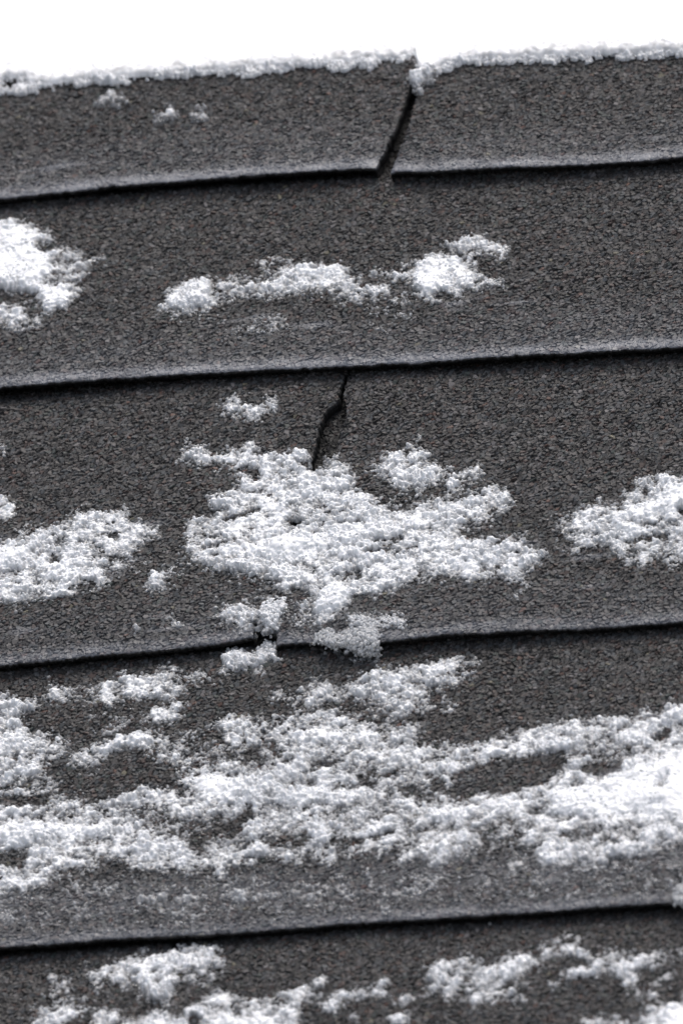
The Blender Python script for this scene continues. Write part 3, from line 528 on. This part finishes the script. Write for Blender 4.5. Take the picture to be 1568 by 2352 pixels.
EDGE = [(-120, 196), (-10, 190), (8, 174), (55, 172), (68, 188), (84, 193), (120, 190), (195, 184), (205, 176), (235, 176), (250, 181), (328, 172), (336, 168), (352, 170), (400, 168), (500, 161), (784, 145), (860, 138), (930, 132), (948, 136), (957, 156), (966, 172), (985, 170), (1000, 158), (1050, 143), (1184, 135), (1350, 128), (1483, 122), (1568, 117), (1700, 108)]
PATCH.append(('#edge', [('+', .85, 4, [(-60, 392), (40, 396), (80, 376), (120, 392), (200, 372), (200, 388), (110, 408), (50, 408), (-60, 408)]), ('+', .90, 5, [(2*x, 2*y+2) for x, y in EDGE]+[(2*x, 2*y-26) for x, y in EDGE[::-1]])]))
def signed(px, py, poly):
    """signed distance (positive inside), in picture pixels"""
    d2 = np.full(px.shape, 1e9); ins = np.zeros(px.shape, bool); m = len(poly)
    for i in range(m):
        x0, y0 = poly[i]; x1, y1 = poly[(i+1) % m]
        ex, ey = x1-x0, y1-y0; L2_ = ex*ex+ey*ey+1e-9
        t = np.clip(((px-x0)*ex+(py-y0)*ey)/L2_, 0, 1)
        d2 = np.minimum(d2, (px-x0-t*ex)**2+(py-y0-t*ey)**2)
        if y0 != y1: ins ^= ((y0 > py) != (y1 > py)) & (px < (x1-x0)*(py-y0)/(y1-y0)+x0)
    return np.where(ins, 1, -1)*np.sqrt(d2)

# coverage field on a coarse grid over the roof
cs = [unproject(x, y, .004) for x in (-110, 1680) for y in (60, 2440)]
GU0, GU1 = min(c[0] for c in cs), max(c[0] for c in cs); GV0, GV1 = min(c[1] for c in cs), max(c[1] for c in cs)
CG = .0007
cu = np.arange(GU0, GU1, CG); cv = np.arange(GV0, GV1, CG)
CU, CV = np.meshgrid(cu, cv)
PX, PY = project(CU, CV, roofz(CU, CV)+.0006)
COV = np.zeros(CU.shape); KID = np.full(CU.shape, -1)
for k, (lab, items) in enumerate(PATCH):
    c = np.zeros(CU.shape); allp = np.array([p for it in items if it[0] == '+' for p in it[3]])/2.
    bx0, by0 = allp.min(0)-40; bx1, by1 = allp.max(0)+40
    sel = (PX > bx0) & (PX < bx1) & (PY > by0) & (PY < by1)
    if not sel.any(): continue
    px, py = PX[sel], PY[sel]; cc = np.zeros(px.shape)
    for kd, d, e, pts in items:
        sdv = signed(px, py, [(x/2., y/2.) for x, y in pts]); s_ = sstep(-e*2.0-4, e*2.0+1, sdv)
        if kd == '+': cc = np.maximum(cc, (d if d > 1 else d*.88)*s_)
    for kd, d, e, pts in items:
        if kd == '-':
            sdv = signed(px, py, [(x/2., y/2.) for x, y in pts]); cc = cc*(1-d*sstep(-e, e, sdv))
    c[sel] = cc
    c = c*sstep(-105, -50, PX)*(1-sstep(1618, 1672, PX))*(1-sstep(2385, 2432, PY))
    m = c > COV
    COV[m] = c[m]; KID[m] = k
DRAPE = KID < -5
def bil(F, u, v):
    x = np.clip((u-GU0)/CG, 0, F.shape[1]-1.001); y = np.clip((v-GV0)/CG, 0, F.shape[0]-1.001)
    i = x.astype(int); j = y.astype(int); fx = x-i; fy = y-j
    return (F[j, i]*(1-fx)+F[j, i+1]*fx)*(1-fy)+(F[j+1, i]*(1-fx)+F[j+1, i+1]*fx)*fy
def cover(u, v):
    w = .0018
    uu = u+w*fbm(u/.006, v/.006, 301, 4); vv = v+w*1.3*fbm(u/.006, v/.006, 311, 4)
    c = bil(COV, uu, vv)
    rag = .36*fbm(u/.0085, v/.0046, 321, 3)+.52*fbm(u/.0023, v/.0023, 331, 3)
    return np.where(c > .04, c+rag*np.clip(1.65-1.15*c, .15, 1), 0)
SG = .00024
su = np.arange(GU0+.002, GU1-.002, SG); sv = np.arange(GV0+.002, GV1-.002, SG)
SU, SV = np.meshgrid(su, sv)
near = bil(np.maximum.reduce([COV]), SU, SV) > .0
import itertools
WIDE = COV.clip(0, 1)
for _ in range(7):
    q = WIDE.copy(); q[1:] += WIDE[:-1]; q[:-1] += WIDE[1:]; q[:, 1:] += WIDE[:, :-1]; q[:, :-1] += WIDE[:, 1:]; q[1:, 1:] += WIDE[:-1, :-1]; q[:-1, :-1] += WIDE[1:, 1:]; q[1:, :-1] += WIDE[:-1, 1:]; q[:-1, 1:] += WIDE[1:, :-1]; WIDE = q/9
for _ in range(9):
    for ax in (0, 1):
        for sh in (1, -1): q = np.roll(KID, sh, ax); KID = np.where(KID < 0, q, KID)
pad = COV > .03
for _ in range(8):
    q = pad.copy(); q[1:] |= pad[:-1]; q[:-1] |= pad[1:]; q[:, 1:] |= pad[:, :-1]; q[:, :-1] |= pad[:, 1:]; pad = q
near = bil(pad.astype(float), SU, SV) > .5
idx = np.full(SU.shape, -1, np.int64); nsel = int(near.sum()); idx[near] = np.arange(nsel)
fu, fv = SU[near], SV[near]
rz = roofz(fu, fv)
Z = np.full(nsel, -1.0)
drp = DRAPE[np.clip(np.round((fv-GV0)/CG).astype(int), 0, KID.shape[0]-1), np.clip(np.round((fu-GU0)/CG).astype(int), 0, KID.shape[1]-1)]
def splat(pitch, k, rlo, rhi, thr, lift, hscale):
    global Z
    ni = int((GU1-GU0)/pitch)+4; nj = int((GV1-GV0)/pitch)+4
    I, J = np.meshgrid(np.arange(ni), np.arange(nj))
    cx = GU0+(I-1+.5+.95*(hsh(I, J, k)-.5))*pitch; cy = GV0+(J-1+.5+.95*(hsh(I, J, k+1)-.5))*pitch
    c = cover(cx, cy); c = np.where(c > .05, c+.62*(hsh(I, J, k+2)-.5)*np.clip(1.9-1.2*c, .1, 1), 0)
    on = c > thr
    EK = KID[np.clip(np.round((cy-GV0)/CG).astype(int), 0, KID.shape[0]-1), np.clip(np.round((cx-GU0)/CG).astype(int), 0, KID.shape[1]-1)] == len(PATCH)-1
    if k == 400: on &= ~EK
    if k > 400: on |= (hsh(I, J, k+8) < (.085 if k > 430 else .03)*bil(WIDE, cx, cy)**1.3*(.2+1.8*sstep(-.1, .6, fbm(cx/.007, cy/.006, 361, 2)))) 
    r = pitch*(rlo+(rhi-rlo)*hsh(I, J, k+3))
    H_ = hscale*(.0030*sstep(.80, 1.35, c)*(.75+.5*fbm(cx/.012, cy/.010, 351, 2))+.0006*fbm(cx/.0045, cy/.004, 352, 2)*sstep(.7, 1.0, c))+lift*(hsh(I, J, k+4)-.3)*(1-.55*sstep(.9, 1.25, c))
    z0 = roofz(cx, cy); zc = z0+H_.clip(-.0003)
    sy_ = (.75+.35*hsh(I, J, k+5))*(1-.62*sstep(.75, 1.1, c))
    sy_ = np.where(EK, sy_*.5, sy_)
    ci = np.floor((fu-GU0)/pitch).astype(int)+1; cj = np.floor((fv-GV0)/pitch).astype(int)+1
    for a in (-1, 0, 1):
        for b in (-1, 0, 1):
            ii = np.clip(ci+a, 0, ni-1); jj = np.clip(cj+b, 0, nj-1)
            dx = fu-cx[jj, ii]; dy = fv-cy[jj, ii]; rr = r[jj, ii]
            q = rr*rr-dx*dx-dy*dy
            zz = zc[jj, ii]+np.sqrt(q.clip(0))*sy_[jj, ii]
            ok = on[jj, ii] & (q > 0) & (np.abs(z0[jj, ii]-rz) < .0013)
            Z = np.where(ok & (zz > Z), zz, Z)
splat(.00108, 400, .42, .68, .57, .0005, 1.0)
splat(.00080, 420, .42, .72, .58, .0006, 1.0)
splat(.00058, 440, .45, .85, .57, .0009, .97)
cc = cover(fu, fv); film = rz+.0003+.0004*sstep(.78, 1.0, cc)+.0030*sstep(.80, 1.35, cc)*(.75+.5*fbm(fu/.012, fv/.010, 351, 2))+.00022*fbm(fu/.0011, fv/.0011, 355, 2); Z = np.where(cc > .76, np.maximum(Z, film), Z)
covered = Z > -.5
depth = np.where(covered, Z-rz, 0)
Zf = np.where(covered, Z, rz-.0006)
body = np.clip(.22+.24*sstep(.0003, .0016, depth)+.62*sstep(.55, 1.12, cc)+.30*fbm(fu/.0013, fv/.0013, 371, 2), .12, 1)
kid_f = KID[np.clip(np.round((fv-GV0)/CG).astype(int), 0, KID.shape[0]-1), np.clip(np.round((fu-GU0)/CG).astype(int), 0, KID.shape[1]-1)]
# grow patch ids into the margin so that every face has an owner
q = grid_quads(*SU.shape); qi = idx.ravel()[q]
qi = qi[(qi >= 0).all(1)]
cv4 = covered[qi]; zr = np.ptp(Zf[qi], axis=1); dq = drp[qi].any(1); lipq = np.ptp(rz[qi], axis=1) > .0012; qi = qi[cv4.any(1) & ~lipq]
own = kid_f[qi].max(1)
def ico(sub=2):
    bm = bmesh.new(); bmesh.ops.create_icosphere(bm, subdivisions=sub, radius=1.0)
    v = np.array([q.co[:] for q in bm.verts]); f = np.array([[q.index for q in p.verts] for p in bm.faces]); bm.free(); return v, f
IV, IF = ico()
IV1, IF1 = ico(1)
def crystals(poly, count, seed, rmin, rmax, nfun):
    """real, separate melted grains heaped inside an outline: each one a lumpy ellipsoid of its own"""
    rg = np.random.default_rng(seed); P = np.array([(x/2., y/2.) for x, y in poly]); lo, hi = P.min(0), P.max(0); out = []
    while len(out) < count:
        q = lo+(hi-lo)*rg.random((400, 2)); sd_ = signed(q[:, 0], q[:, 1], [tuple(p) for p in P])
        for (x, y), d in zip(q, sd_):
            if d+rg.normal(0, 5) > 3: out.append((x, y, d))
    vs, fs = [], []
    for i, (x, y, d) in enumerate(out[:count]):
        rad = rmin+(rmax-rmin)*rg.random()**1.6
        n = nfun(x, y, d, rg)
        u, v = unproject(x, y, n)
        A_ = np.linalg.qr(rg.normal(size=(3, 3)))[0]*np.array([1, .85, .7])
        w = IV*(1+.16*np.sin(IV[:, [0]]*5+rg.random()*6)*np.cos(IV[:, [1]]*4+rg.random()*6)+.07*rg.normal(size=(len(IV), 1)))
        vs.append(w @ A_.T*rad+np.array([u, v, n])); fs.append(IF+i*len(IV))
    return np.concatenate(vs), np.concatenate(fs)
def add_grains(label, poly, count, seed, rmin, rmax, nfun, body=.75):
    EXTRA.setdefault(label, []).append(crystals(poly, count, seed, rmin, rmax, nfun)+(body,))
EXTRA = {}
def lip_n(lip, up=.0010, drop=12.0):
    # on the upper shingle above its lip, then hanging down over the edge and leaning on the course below
    def f(x, y, d, rg):
        u, v = unproject(x, y, LIP_N); t = float(v-lip(np.array([float(u)]))[0])
        top = LIP_N+.0002-max(t, 0)*.03
        if t < 0: top = max(.0024, LIP_N+t*.45)
        return top+rg.random()*(up+.0010*min(1, max(d, 0)/12.))
    return f
for k, (lab, items) in enumerate(PATCH):
    if 'hanging over' in lab:
        add_grains(lab, R(2, 0, [(1440, 1065), (1455, 1030), (1505, 1005), (1560, 1035), (1610, 1000), (1700, 985), (1750, 1040), (1738, 1130), (1640, 1138), (1590, 1090), (1510, 1098)]), 820, 3, .0003, .0008, lip_n(L3b), .48)
        add_grains(lab, R(2, 0, [(1590, 960), (1640, 935), (1690, 960), (1740, 965), (1820, 935), (1866, 975), (1850, 1010), (1770, 1000), (1690, 1010), (1620, 1000)]), 380, 4, .0003, .0008, lip_n(L3b, .0008), .6)
    if 'icy lump on the lip' in lab:
        add_grains(lab, R(4, 1, [(1518, 445), (1535, 400), (1575, 360), (1690, 350), (1690, 470), (1570, 484), (1525, 468)]), 520, 5, .0004, .0008, lip_n(L4a, .0008), .45)
    if 'wedged in the top' in lab:
        add_grains(lab, R(0, 1, [(312, 335), (330, 322), (365, 335), (400, 310), (430, 315), (415, 350), (385, 360), (378, 385), (345, 402), (322, 375)]), 300, 6, .0004, .0009, lambda x, y, d, rg: .0016+.0024*rg.random()*min(1, max(d, 2)/8.), .8)
    if 'notch in the lip' in lab:
        add_grains(lab, R(3, 0, [(1030, 190), (1090, 155), (1170, 180), (1215, 140), (1245, 125), (1285, 155), (1275, 195), (1210, 210), (1130, 235), (1060, 250), (1025, 225)]), 520, 7, .0004, .0009, lambda x, y, d, rg: .0016+.0018*rg.random()*min(1, max(d, 2)/8.), .72)
    if 'forked snow clump' in lab:
        add_grains(lab, R(2, 0, [(1170, 930), (1220, 890), (1300, 865), (1318, 900), (1290, 960), (1265, 1010), (1230, 1000), (1195, 955)]), 420, 8, .0004, .0009, lambda x, y, d, rg: .0050+.0022*rg.random()*min(1, max(d, 2)/8.), .85)
# single melted crystals lying over and around all the patches
def strew(pitch, k, rmin, rmax, keep, thr):
    ni = int((GU1-GU0)/pitch)+2; nj = int((GV1-GV0)/pitch)+2
    I, J = np.meshgrid(np.arange(ni), np.arange(nj)); I = I.ravel(); J = J.ravel()
    cx = GU0+(I+.5+.95*(hsh(I, J, k)-.5))*pitch; cy = GV0+(J+.5+.95*(hsh(I, J, k+1)-.5))*pitch
    gi = np.round((cx-su[0])/SG).astype(int); gj = np.round((cy-sv[0])/SG).astype(int)
    ok = (gi > 2) & (gj > 2) & (gi < len(su)-3) & (gj < len(sv)-3); I, J, cx, cy, gi, gj = (a[ok] for a in (I, J, cx, cy, gi, gj))
    c = cover(cx, cy); c = np.where(c > .05, c+.75*(hsh(I, J, k+2)-.5), 0)
    on = (c > thr) & (hsh(I, J, k+3) < keep*(1-.95*sstep(.72, 1.02, c)))
    on |= hsh(I, J, k+5) < .05*bil(WIDE, cx, cy)*sstep(-.1, .6, fbm(cx/.007, cy/.006, 361, 2))
    q = idx[gj, gi]; on &= q >= 0; I, J, cx, cy, q = (a[on] for a in (I, J, cx, cy, q))
    kk = kid_f[q]; z = np.where(covered[q], Z[q], rz[q]); rad = rmin+(rmax-rmin)*hsh(I, J, k+4)**2
    z = z-rad*.15; cov_ = cc[q]
    lipd = np.abs(roofz(cx, cy+.0015)-roofz(cx, cy-.0015)) > .002; g = (kk >= 0) & ~lipd
    return cx[g], cy[g], z[g], rad[g], kk[g], cov_[g]
SX = [np.concatenate(a) for a in zip(strew(.00100, 700, .00026, .00062, .62, .50), strew(.00150, 720, .00045, .00085, .22, .60))]
print('strewn crystals', len(SX[0]))
rg0 = np.random.default_rng(11)
for k in np.unique(SX[4]):
    m = SX[4] == k; nn = int(m.sum()); cx, cy, cz, rad, cv_ = (SX[i][m] for i in (0, 1, 2, 3, 5))
    q = rg0.normal(size=(nn, 4)); q /= np.linalg.norm(q, axis=1, keepdims=True); w, x, y, z = q.T
    Rm = np.stack([1-2*(y*y+z*z), 2*(x*y-z*w), 2*(x*z+y*w), 2*(x*y+z*w), 1-2*(x*x+z*z), 2*(y*z-x*w), 2*(x*z-y*w), 2*(y*z+x*w), 1-2*(x*x+y*y)], -1).reshape(nn, 3, 3)
    sc3 = np.stack([np.ones(nn), .65+.35*rg0.random(nn), .55+.35*rg0.random(nn)], -1)
    pv = IV1[None]*(1+.13*rg0.normal(size=(nn, len(IV1), 1)))*sc3[:, None, :]*rad[:, None, None]
    pv = np.einsum('nij,nkj->nki', Rm, pv)+np.stack([cx, cy, cz], -1)[:, None, :]
    pf = IF1[None]+np.arange(nn)[:, None, None]*len(IV1)
    pb = np.repeat(np.clip(.42+.55*sstep(.5, .95, cv_)+.3*(rg0.random(nn)-.5), .25, 1.), len(IV1))
    EXTRA.setdefault(PATCH[k][0], []).append((pv.reshape(-1, 3), pf.reshape(-1, 3), pb))
ice_words = ('icy', 'slush', 'translucent')
for k, (lab, items) in enumerate(PATCH):
    f = qi[own == k]
    if not len(f): print('empty patch', lab); continue
    f = np.concatenate([f[:, [0, 1, 2]], f[:, [0, 2, 3]]])
    used, inv = np.unique(f, return_inverse=True)
    vs = np.stack([fu[used], fv[used], Zf[used]], -1)
    bd = body[used]
    if any(w in lab for w in ice_words): bd = bd*.62
    F_ = inv.reshape(-1, 3)
    for gv, gf, gb in EXTRA.get(lab, []):
        F_ = np.concatenate([F_, gf+len(vs)]); vs = np.concatenate([vs, gv]); bd = np.concatenate([bd, np.full(len(gv), gb) if np.isscalar(gb) else gb])
    if lab == '#edge':
        bd = (bd*.4+.62).clip(0, 1)
        edge_o = make_mesh('snow_edge', vs, F_, SNM, {'body': ('FLOAT', bd)}, smooth=True); continue
    o = make_mesh('snow_patch', vs, F_, SNM, {'body': ('FLOAT', bd)}, smooth=True)
    tag(o, lab, 'snow patch', 'patches of melting snow on the shingles', 'stuff' if 'grains strewn' in lab or 'separate snow grains' in lab else None)

# ------------------------------------------------------------------ snow cover on the ridge
def blanket():
    c0 = unproject(-60, 150, .004)[0]; c1 = unproject(1640, 120, .004)[0]
    ua = axis(ULO, UHI, c0-.01, c1+.01, .00035, .012)
    s = np.concatenate([np.arange(0, .030, .00035), np.geomspace(.0305, .40, 90)])
    U, S = np.meshgrid(ua, s)
    # edge line on the shingles (on the right of the joint it lies on the right-hand ridge shingle)
    v0 = -.0002+RB(U)+.0011*fbm(U/.006, U*0, 501, 3)+.0005*fbm(U/.0015, U*0, 502, 2)+.0006
    n0 = prof(v0-L1a(U), E0*1.6, U, v0, 1)+.0002
    # profile in level (y) and upright (z) directions, from the edge
    low = fbm(U/.05, S/.05, 511, 3)
    rise = .0012*(1-np.exp(-S/.0012))*(1+.25*fbm(U/.02, S*0, 512, 2))
    crest = .42*S*np.exp(-(S/.30)**2)+.002*low*sstep(0, .03, S)
    y = S*.93; z = rise+crest-.00075*0
    z = z-np.where(S > .2, (S-.2)**2*2.2, 0)
    # grains on the surface
    g = np.zeros(U.shape)
    for pitch, amp, k in ((.0016, .00055, 521), (.0010, .0004, 531)):
        f1, f2, _, _, ii, jj = worley(U/pitch, S/pitch*1.0, k)
        g = np.maximum(g, amp*np.sqrt((1-f1*f1*1.2).clip(0))*(.4+hsh(ii, jj, 5)))
    fineu = sstep(c0-.012, c0-.006, U)*(1-sstep(c1+.006, c1+.012, U))*(1-sstep(.024, .030, S))
    z = z+g*fineu*.8*np.exp(-S/.012); y = y-g*fineu*.4
    z[0] -= .0009
    # to roof axes
    v = v0+y*math.cos(SLOPE)+z*math.sin(SLOPE); n = n0-y*math.sin(SLOPE)+z*math.cos(SLOPE)
    vs = np.stack([U, v, n], -1).reshape(-1, 3)
    body = np.clip(.72+S/.012+.45*fbm(U/.0022, S/.0022, 541, 3), .25, 1)
    o = make_mesh('snow_cover', vs, grid_quads(*U.shape), SNB, {'body': ('FLOAT', body)}, smooth=True)
    tag(o, 'thick smooth white snow lying along the ridge above the bare shingles', 'snow', None, 'stuff')
    bpy.context.view_layer.update(); edge_o.parent = o; edge_o.matrix_parent_inverse = o.matrix_world.inverted()
blanket()

# ------------------------------------------------------------------ snowy ground far below
def ground():
    n = 60; x = np.linspace(-1, 1, n); x = np.sign(x)*np.abs(x)**2.2*150
    X, Y = np.meshgrid(x, x); Zg = .15*fbm(X/9, Y/9, 601, 3)
    me = bpy.data.meshes.new('ground'); me.from_pydata(np.stack([X, Y, Zg], -1).reshape(-1, 3).tolist(), [], grid_quads(n, n).tolist())
    me.materials.append(plain_material('ground_snow', (.05, .055, .035), (.42, .43, .45), 1.5, .7))
    o = bpy.data.objects.new('ground', me); sc.collection.objects.link(o); o['kind'] = 'structure'
ground()
